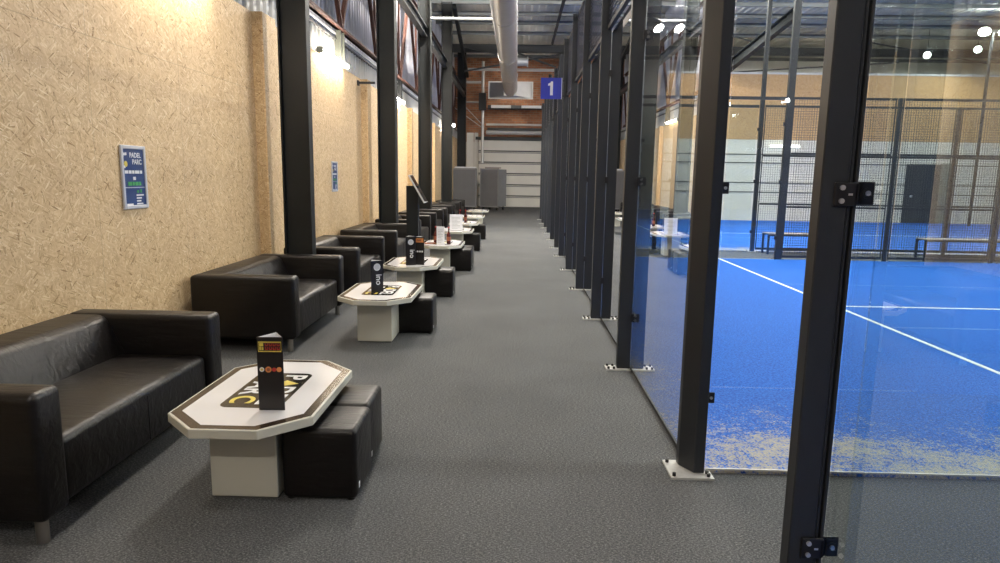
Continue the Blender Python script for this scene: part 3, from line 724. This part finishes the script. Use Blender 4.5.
tall = [(5.3, 13.5, -1, 'tall dark post with floodlights on the far side of the first court'), (5.3, 15.0, 1, 'tall slim post with floodlights just behind the near tall post'), (5.3, 25.0, -1, 'distant tall post carrying the two bright floodlights seen through glass'),
        (5.3, 3.5, 1, 'tall floodlight post right of the view on the near side of the blue court'), (16.7, 13.5, -1, 'tall floodlight post on the far right end of the first court'), (16.7, 15.0, 1, 'tall floodlight post at the right end of the far court'), (16.7, 25.0, -1, 'tall floodlight post at the distant right end of the far court'), (16.7, 3.5, 1, 'tall floodlight post beyond the right edge on the near side')]
for x, y, s, l in tall:
    T = court_post(x, y, 6.85, l, .13 if y == 13.5 else .08)
    floods(x, y, 6.88, T, s)
court_post(3.11, 13.5, HT, 'black post between two panes on the far side of the first court')
court_post(3.11, 15.0, HT, 'black post between two panes on the near side of the far court')
court_post(3.11, 25.0, HT, 'black post between two panes at the back of the far court')
nm = ['third', 'fourth', 'fifth']
for i, x in enumerate((7.42, 9.53, 11.64)):
    court_post(x, 13.5, 3.2, 'mesh fence post on the far side of the first court, %s from the corridor' % nm[i], .055, False)
    court_post(x, 15.0, 3.2, 'mesh fence post on the near side of the far court, %s from the corridor' % nm[i], .055, False)
for y, w in ((13.5, 'far side of the first court'), (15.0, 'near side of the far court')):
    for i, x in enumerate((6.36, 8.475, 10.585)):
        mesh_panel('fence_panel', 'black wire mesh fence panel on the %s, %s one' % (w, ['left', 'middle', 'right'][i]), (x, y), 0, 1.98, .05, 3.2, (1.07, 2.12), 'court side mesh fence')
    tag(MB().box(1.03, 5.23, y-.02, y+.02, 3.14, 3.2).build('top_rail', MT['post']), 'thin dark rail above the clear panes on the %s' % w, 'rail')

# number sign
sg = thing('number_sign', 'blue square sign with white number 1 hanging over the corridor', 'sign', (.63, 13.38, 3.29))
MB().box(-.20, .20, -.01, .01, -.20, .20, .003, 1).build('plate', MT['signblue'], sg)
MB().box(.20, .212, -.012, .012, -.20, .20).build('edge_trim', MT['frame'], sg)
MB().box(.20, .26, -.008, .008, .12, .16).box(.20, .26, -.008, .008, -.16, -.12).build('bracket', MT['post'], sg)
MB().prism([(.035, -.13), (.035, .13), (-.005, .13), (-.015, .105), (-.06, .085), (-.06, .048), (-.018, .055), (-.018, -.13)], -.0135, -.0105, 'Y').build('numeral', MT['inkw'], sg)
MB().cyl((-.02, 0, .20), (-.02, 0, .26), .035, n=12).build('knob', MT['boltblk'], sg)

# benches
def bench(x0, x1, y0, y1, label):
    T = thing('court_bench', label, 'bench', (x0, y0, 0), 0, 'benches between the courts')
    w, d = x1-x0, y1-y0
    MB().box(0, w, 0, d, .43, .455, .004, 1).build('seat', MT['wood'], T)
    for x in (.02, w-.02):
        for y in (.03, d-.03): MB().box(x-.02, x+.02, y-.02, y+.02, 0, .43).build('leg', MT['post'], T)
    MB().box(0, w, 0, .03, .40, .43).box(0, w, d-.03, d, .40, .43).box(0, w, .01, .035, .08, .11).box(0, w, d-.035, d-.01, .08, .11).build('frame', MT['post'], T)
bench(5.46, 7.2, 14.5, 14.88, 'low black framed bench behind the tall posts, left of two')
bench(8.35, 10.0, 13.72, 14.08, 'low black framed bench behind the mesh on the right')

# ------------------------------------------------------------------ roof members and services
XD, ZD = -.375, 5.5
du = thing('ventilation_duct', 'long round galvanised duct hanging over the corridor', 'duct', (XD, 0, ZD))
MB().cyl((0, 2, 0), (0, 31.5, 0), .315, n=40).build('pipe', MT['duct'], du, smooth=40)
for y in (7, 12, 17, 22.5, 27): MB().cyl((0, y-.03, 0), (0, y+.03, 0), .327, n=40).build('joint_band', MT['duct'], du, smooth=40)
for y in (7, 12, 17, 22.5, 27): MB().bar((0, y, .315), (0, y, ZR-ZD), .012).build('hanger', MT['beam'], du)
db = thing('duct_hood', 'wide galvanised air box at the far end of the duct', 'air box', (XD, 31.5, ZD))
m = MB()
bmv = [m.bm.verts.new(p) for p in ((-.98, .15, -.36), (1.0, .15, -.36), (1.0, .15, .34), (-.98, .15, .34), (-.30, -.25, -.30), (.30, -.25, -.30), (.30, -.25, .28), (-.30, -.25, .28), (-.98, .6, -.36), (1., .6, -.36), (1., .6, .34), (-.98, .6, .34))]
for q in ((0, 1, 5, 4), (1, 2, 6, 5), (2, 3, 7, 6), (3, 0, 4, 7), (4, 5, 6, 7), (0, 8, 9, 1), (1, 9, 10, 2), (2, 10, 11, 3), (3, 11, 8, 0), (8, 11, 10, 9)): m.bm.faces.new([bmv[i] for i in q])
m.build('hood', MT['duct'], db)
MB().box(-1.02, 1.04, .08, .16, -.40, -.34).box(-1.02, 1.04, .08, .16, .33, .38).box(-1.02, -.97, .08, .16, -.34, .33).box(.99, 1.04, .08, .16, -.34, .33).build('rim', MT['galv'], db)
br = thing('duct_branch', 'short capped round spigot on the right side of the duct', 'duct', (XD+.25, 26.5, ZD+.42))
MB().cyl((0, 0, 0), (.42, 0, .0), .15, n=24).build('spigot', MT['galv'], br, smooth=40); MB().cyl((.42, 0, 0), (.47, 0, 0), .19, n=24).build('cap', MT['whitepipe'], br, smooth=40)
def pipe(a, b, r, name, label, mat='whitepipe', cat='pipe', grp=None): return tag(MB().cyl(a, b, r, n=12).build(name, MT[mat], smooth=40), label, cat, grp)
pipe((-2.33, 18.2, 5.63), (-.67, 18.2, 5.63), .04, 'cross_pipe', 'pale pipe from the third column across to the duct', 'purlin')
pipe((-2.9, 32.5, 6.53), (3.0, 32.5, 6.53), .07, 'header_pipe', 'pale pipe crossing the hall high before the brick wall')
pipe((-2.9, 32.9, 6.0), (-1.8, 32.9, 6.0), .06, 'wall_pipe', 'short pale pipe left of the air box, upper of two')
pipe((-2.9, 32.9, 5.07), (-1.8, 32.9, 5.07), .045, 'wall_pipe', 'short pale pipe left of the air box, lower of two')
pipe((-1.72, 33.1, 2.2), (-1.72, 33.1, 7.0), .07, 'riser_pipe', 'grey vertical riser pipe left of the brick wall', 'galv')
tag(MB().box(-1.9, -1.55, 32.75, 33.0, 4.7, 5.5, .02, 2).build('fan_motor', MT['boltblk']), 'small black motor box beside the air box', 'motor')
pipe((-1.55, 33.2, 4.05), (3, 33.2, 4.05), .05, 'rail_pipe', 'pale rail across the brick wall above the sectional door')
pipe((-1.55, 33.3, 3.68), (3, 33.3, 3.68), .10, 'roller_tube', 'thick pale roller tube on top of the sectional door')
tag(MB().box(-1.5, 3, 33.4, 33.6, 3.80, 3.92).build('roller_bar', MT['beam']), 'dark bar above the roller tube of the sectional door', 'beam')
tag(MB().box(-1.5, 3, 33.6, 33.98, 4.85, 5.02).build('wall_beam', MT['beam']), 'dark beam across the brick wall behind the lamp strips', 'beam')
for i, x in enumerate((-1.3, .15)):
    tag(MB().box(x, x+.95, 32.6, 32.8, 4.79, 4.92, .01, 1).build('strip_fixture', MT['galv']), ['unlit grey lamp strip below the air box, left one', 'unlit grey lamp strip below the air box, right one'][i], 'lamp', 'unlit lamp strips')
for i, (a, b) in enumerate((((-3.0, 33.0, 5.3), (-1.7, 33.0, 4.0)), ((-3.2, 33.1, 4.9), (-1.75, 33.1, 3.9)))):
    pipe(a, b, .018, 'stay_cable', ['pale diagonal stay cable at the brick wall, upper one', 'pale diagonal stay cable at the brick wall, lower one'][i], 'whitepipe', 'cable')
tag(MB().bar((-2.24, 23.7, 7.25), (-2.36, 31.6, 6.1), .12, .16).build('raking_strut', MT['column']), 'dark raking strut leaning down to the back wall column', 'beam')
# roof bracing
for i, (a, b) in enumerate((((-2.4, 30.2, 6.1), (2.6, 30.2, 7.0)), ((-.1, 30.0, 6.86), (1.6, 30.0, 6.28)), ((-2.4, 30.0, 7.1), (-.9, 30.0, 6.8)))):
    tag(MB().bar(a, b, .07, .07).build('cross_brace', MT['beam']), ['long thin roof brace rising to the right over the corridor', 'roof brace falling to the right, right of the duct', 'short roof brace falling to the right, left of the duct'][i], 'brace', 'roof braces')
tag(ibeam(MB(), (7.75, 26.2, 5.66), (9.35, 23.7, 7.22), .26, .30, .03).build('knee_brace', MT['column']), 'heavy dark knee brace rising from the board partition to the roof', 'beam')
for i, (a, b) in enumerate((((5.9, 25.6, 7.3), (8.7, 25.2, 6.4)), ((12.2, 27.5, 7.2), (18.4, 27.5, 6.2)), ((8.0, 26.8, 5.66), (14.5, 26.8, 6.1)), ((4.2, 24.0, 7.2), (7.0, 25.7, 6.65)))):
    tag(MB().bar(a, b, .05, .05).build('tie_rod', MT['boltblk']), ['thin dark tie rod meeting the knee brace from the left', 'thin dark tie rod falling right above the board partition', 'thin dark tie rod rising right above the board partition', 'thin dark tie rod behind the first clear pane'][i], 'brace', 'tie rods over the courts')

# fill lamps added above the corridor and court (out of frame, over the camera side)
def bay(x, y, label, e):
    T = thing('roof_fill_lamp', label, 'lamp', (x, y, ZR-.75), 0, 'added fill lamps under the roof')
    MB().cyl((0, 0, .1), (0, 0, .28), .22, .10, n=24).build('housing', MT['beam'], T, smooth=40)
    MB().cyl((0, 0, .085), (0, 0, .10), .21, n=24).build('lens', MT['bulb'], T)
    MB().bar((0, 0, .28), (0, 0, .75), .012).build('hanger', MT['beam'], T)
    L = bpy.data.lights.new('bay', 'AREA'); L.shape = 'DISK'; L.size = .42; L.energy = e; L.color = (1, .93, .84)
    lo = bpy.data.objects.new('fill_light', L); C.objects.link(lo); lo.parent = T; lo.location = (0, 0, .07)
    # extra upward light added to brighten the roof sheets
    L = bpy.data.lights.new('fill_up', 'AREA'); L.shape = 'DISK'; L.size = .4; L.energy = e*8; L.color = (1, .95, .88)
    lo = bpy.data.objects.new('fill_uplight', L); C.objects.link(lo); lo.parent = T; lo.location = (0, 0, .30); lo.rotation_euler = (math.pi, 0, 0)
BAY = 230
for x, y, l, e in ((-.6, -5.0, 'added fill lamp behind the camera over the corridor', 1.15), (-1.2, 1.0, 'added fill lamp above the camera over the sofas', .15), (-1.2, 8.0, 'added fill lamp over the second sofa', .9), (-1.6, 17.5, 'added fill lamp over the sixth sofa', 3.2),
                   (6.0, 9.0, 'added fill lamp over the left part of the first court', 1), (13.0, 9.0, 'added fill lamp over the middle of the first court', 1), (4.0, 18.2, 'added fill lamp over the left part of the far court', 1.7), (11.0, 18.2, 'added fill lamp over the middle of the far court', 1.7)): bay(x, y, l, BAY*e)

def hanging(x, y, z, label, e, r=.13):
    T = thing('hanging_lamp', label, 'lamp', (x, y, z), 0, 'round lamps hanging at the far end')
    bm = bmesh.new(); bmesh.ops.create_uvsphere(bm, u_segments=20, v_segments=12, radius=r); me = bpy.data.meshes.new('globe'); bm.to_mesh(me); bm.free(); me.materials.append(MT['bulb'])
    o = bpy.data.objects.new('globe', me); C.objects.link(o); o.parent = T
    MB().bar((0, 0, r+.05), (0, 0, ZR-z), .014).cyl((0, 0, r*.9), (0, 0, r*1.5), r*.45, n=14).build('hanger', MT['beam'], T)
    L = bpy.data.lights.new('globe_light', 'POINT'); L.shadow_soft_size = r*1.05; L.energy = e; L.color = (1, .93, .83)
    lo = bpy.data.objects.new('globe_light', L); C.objects.link(lo); lo.parent = T
for x, y, z, l, e in ((7.0, 28.5, 4.95, 'added round fill lamp hidden behind the board partition, left one', 900), (13.0, 28.5, 4.95, 'added round fill lamp hidden behind the board partition, middle one', 900), (19.0, 28.5, 4.95, 'added round fill lamp hidden behind the board partition, right one', 900),  # unseen lamps added behind the partition to light the roof and back wall
                      (-.4, 33.0, 5.50, 'added round fill lamp hidden behind the air box before the brick wall', 420),  # added out of view to light the brick wall, door and roof
                      (15.66, 27.0, 6.42, 'small lit lamp hanging above the board partition, left one', 60), (17.55, 27.0, 6.65, 'small lit lamp hanging above the board partition, right one', 60)): hanging(x, y, z, l, e)
for y, l in ((16.5, 'added round fill lamp hidden on top of the duct, nearest of three'), (22.0, 'added round fill lamp hidden on top of the duct, middle of three'), (28.2, 'added round fill lamp hidden on top of the duct, farthest of three')):  # unseen lamps added above the duct to brighten the roof
    T = thing('duct_fill_lamp', l, 'lamp', (XD, y, 6.03), 0, 'added fill lamps on the duct')
    bm = bmesh.new(); bmesh.ops.create_uvsphere(bm, u_segments=20, v_segments=12, radius=.12); me = bpy.data.meshes.new('globe'); bm.to_mesh(me); bm.free(); me.materials.append(MT['bulb'])
    o = bpy.data.objects.new('globe', me); C.objects.link(o); o.parent = T
    MB().cyl((0, 0, -.215), (0, 0, -.11), .07, n=16).build('socket', MT['beam'], T)
    L = bpy.data.lights.new('globe_light', 'POINT'); L.shadow_soft_size = .13; L.energy = 260; L.color = (1, .95, .88)
    lo = bpy.data.objects.new('globe_light', L); C.objects.link(lo); lo.parent = T

# ------------------------------------------------------------------ far cabinets
def cabinet(x0, x1, y0, y1, z1, label, rz=0):
    T = thing('grey_cabinet', label, 'cabinet', (x0, y0, 0), rz, 'grey wheeled cabinets at the back')
    w, d = x1-x0, y1-y0
    MB().box(.03, w-.03, .02, d, .18, z1-.03).build('body', MT['greyboxl'], T)
    MB().box(.06, w-.06, 0, .02, .2, z1-.07).build('front_panel', MT['greybox'], T)
    MB().box(0, .05, 0, .05, .12, z1).box(w-.05, w, 0, .05, .12, z1).box(0, w, 0, .05, z1-.06, z1).box(0, w, 0, .05, .14, .2).build('frame', MT['greyboxl'], T)
    for x in (.12, w-.12):
        for y in (.12, d-.12): MB().cyl((x-.03, y, .07), (x+.03, y, .07), .07, n=16).box(x-.02, x+.02, y-.02, y+.02, .07, .19).build('castor', MT['boltblk'], T)
cabinet(-3.0, -1.86, 31.0, 31.9, 1.92, 'grey wheeled cabinet at the back, left of two')
cabinet(-1.72, -.76, 31.35, 32.25, 1.92, 'grey wheeled cabinet at the back, right of two', math.radians(-25))
def pallet_item(x0, x1, y, z, label, mat, cat='board'):
    tag(MB().box(x0, x1, y, y+.5, z, z+.06, .01, 1).build('stacked_board', MT[mat]), label, cat)
pallet_item(-2.9, -1.9, 31.2, 1.925, 'pale folded sheet lying on the left grey cabinet', 'paper')
pallet_item(-1.5, -.75, 31.3, 1.925, 'flat brown board lying on the right grey cabinet', 'wood')
# strip lamp on the far partition and small distant lamps
T = thing('wall_strip_lamp', 'lit white strip lamp on the far partition behind the tall posts', 'lamp', (10.25, YP-.12, 2.88))
MB().box(-.56, .56, -.03, .03, -.045, .045, .01, 1).build('diffuser', MT['tubecool'], T); MB().box(-.5, .5, .03, .12, -.03, .03).build('bracket', MT['whitepipe'], T)
def small_lamp(x, y, z, label, r=.10):
    T = thing('globe_lamp', label, 'lamp', (x, y, z), 0, 'small round lamps')
    bm = bmesh.new(); bmesh.ops.create_icosphere(bm, subdivisions=2, radius=r); me = bpy.data.meshes.new('globe'); bm.to_mesh(me); bm.free(); me.materials.append(MT['bulb'])
    o = bpy.data.objects.new('globe', me); C.objects.link(o); o.parent = T
    MB().cyl((0, 0, r*.9), (0, 0, r*2.2), r*.35, n=10).build('socket', MT['beam'], T)
small_lamp(-2.19, 23.2, 3.27, 'small round lamp on the fourth black column', .06)
small_lamp(5.2, 13.38, 3.12, 'small round lamp on the tall floodlight post', .04)

# ------------------------------------------------------------------ camera, world, view
f = 665.; R = ((.99957, .0187, -.0228), (.0254, -.157, .987), (.015, -.987, -.157))
import math as _m
def unit(v): return v.normalized()
VZ = unit(V((436-500, 4460-281.5, f))); VY = V((517-500, 176-281.5, f))
Yc = unit(VY-VZ*VY.dot(VZ)); Uc = -VZ; Xc = Yc.cross(Uc).normalized()
def w(c): return V((Xc.dot(c), Yc.dot(c), Uc.dot(c)))
right, up, back = w(V((1, 0, 0))), w(V((0, -1, 0))), w(V((0, 0, -1)))
cam = bpy.data.cameras.new('camera'); cam.sensor_width = 36; cam.lens = f/1000*36; cam.clip_start = .05; cam.clip_end = 200
co = bpy.data.objects.new('camera', cam); C.objects.link(co)
M = Matrix((right, up, back)).transposed().to_4x4(); M.translation = (0, 0, 1.6); co.matrix_world = M
sc.camera = co
wd = bpy.data.worlds.new('world'); sc.world = wd; wd.use_nodes = True
wd.node_tree.nodes['Background'].inputs[0].default_value = (.6, .65, .75, 1); wd.node_tree.nodes['Background'].inputs[1].default_value = .1
sc.view_settings.view_transform = 'Standard'; sc.view_settings.look = 'None'; sc.view_settings.exposure = 0.0; sc.view_settings.gamma = 1
sc.view_settings.use_curve_mapping = False
sc.cycles.transparent_max_bounces = 40; sc.cycles.max_bounces = 10; sc.cycles.diffuse_bounces = 5; sc.cycles.glossy_bounces = 5
sc.cycles.sample_clamp_indirect = 6
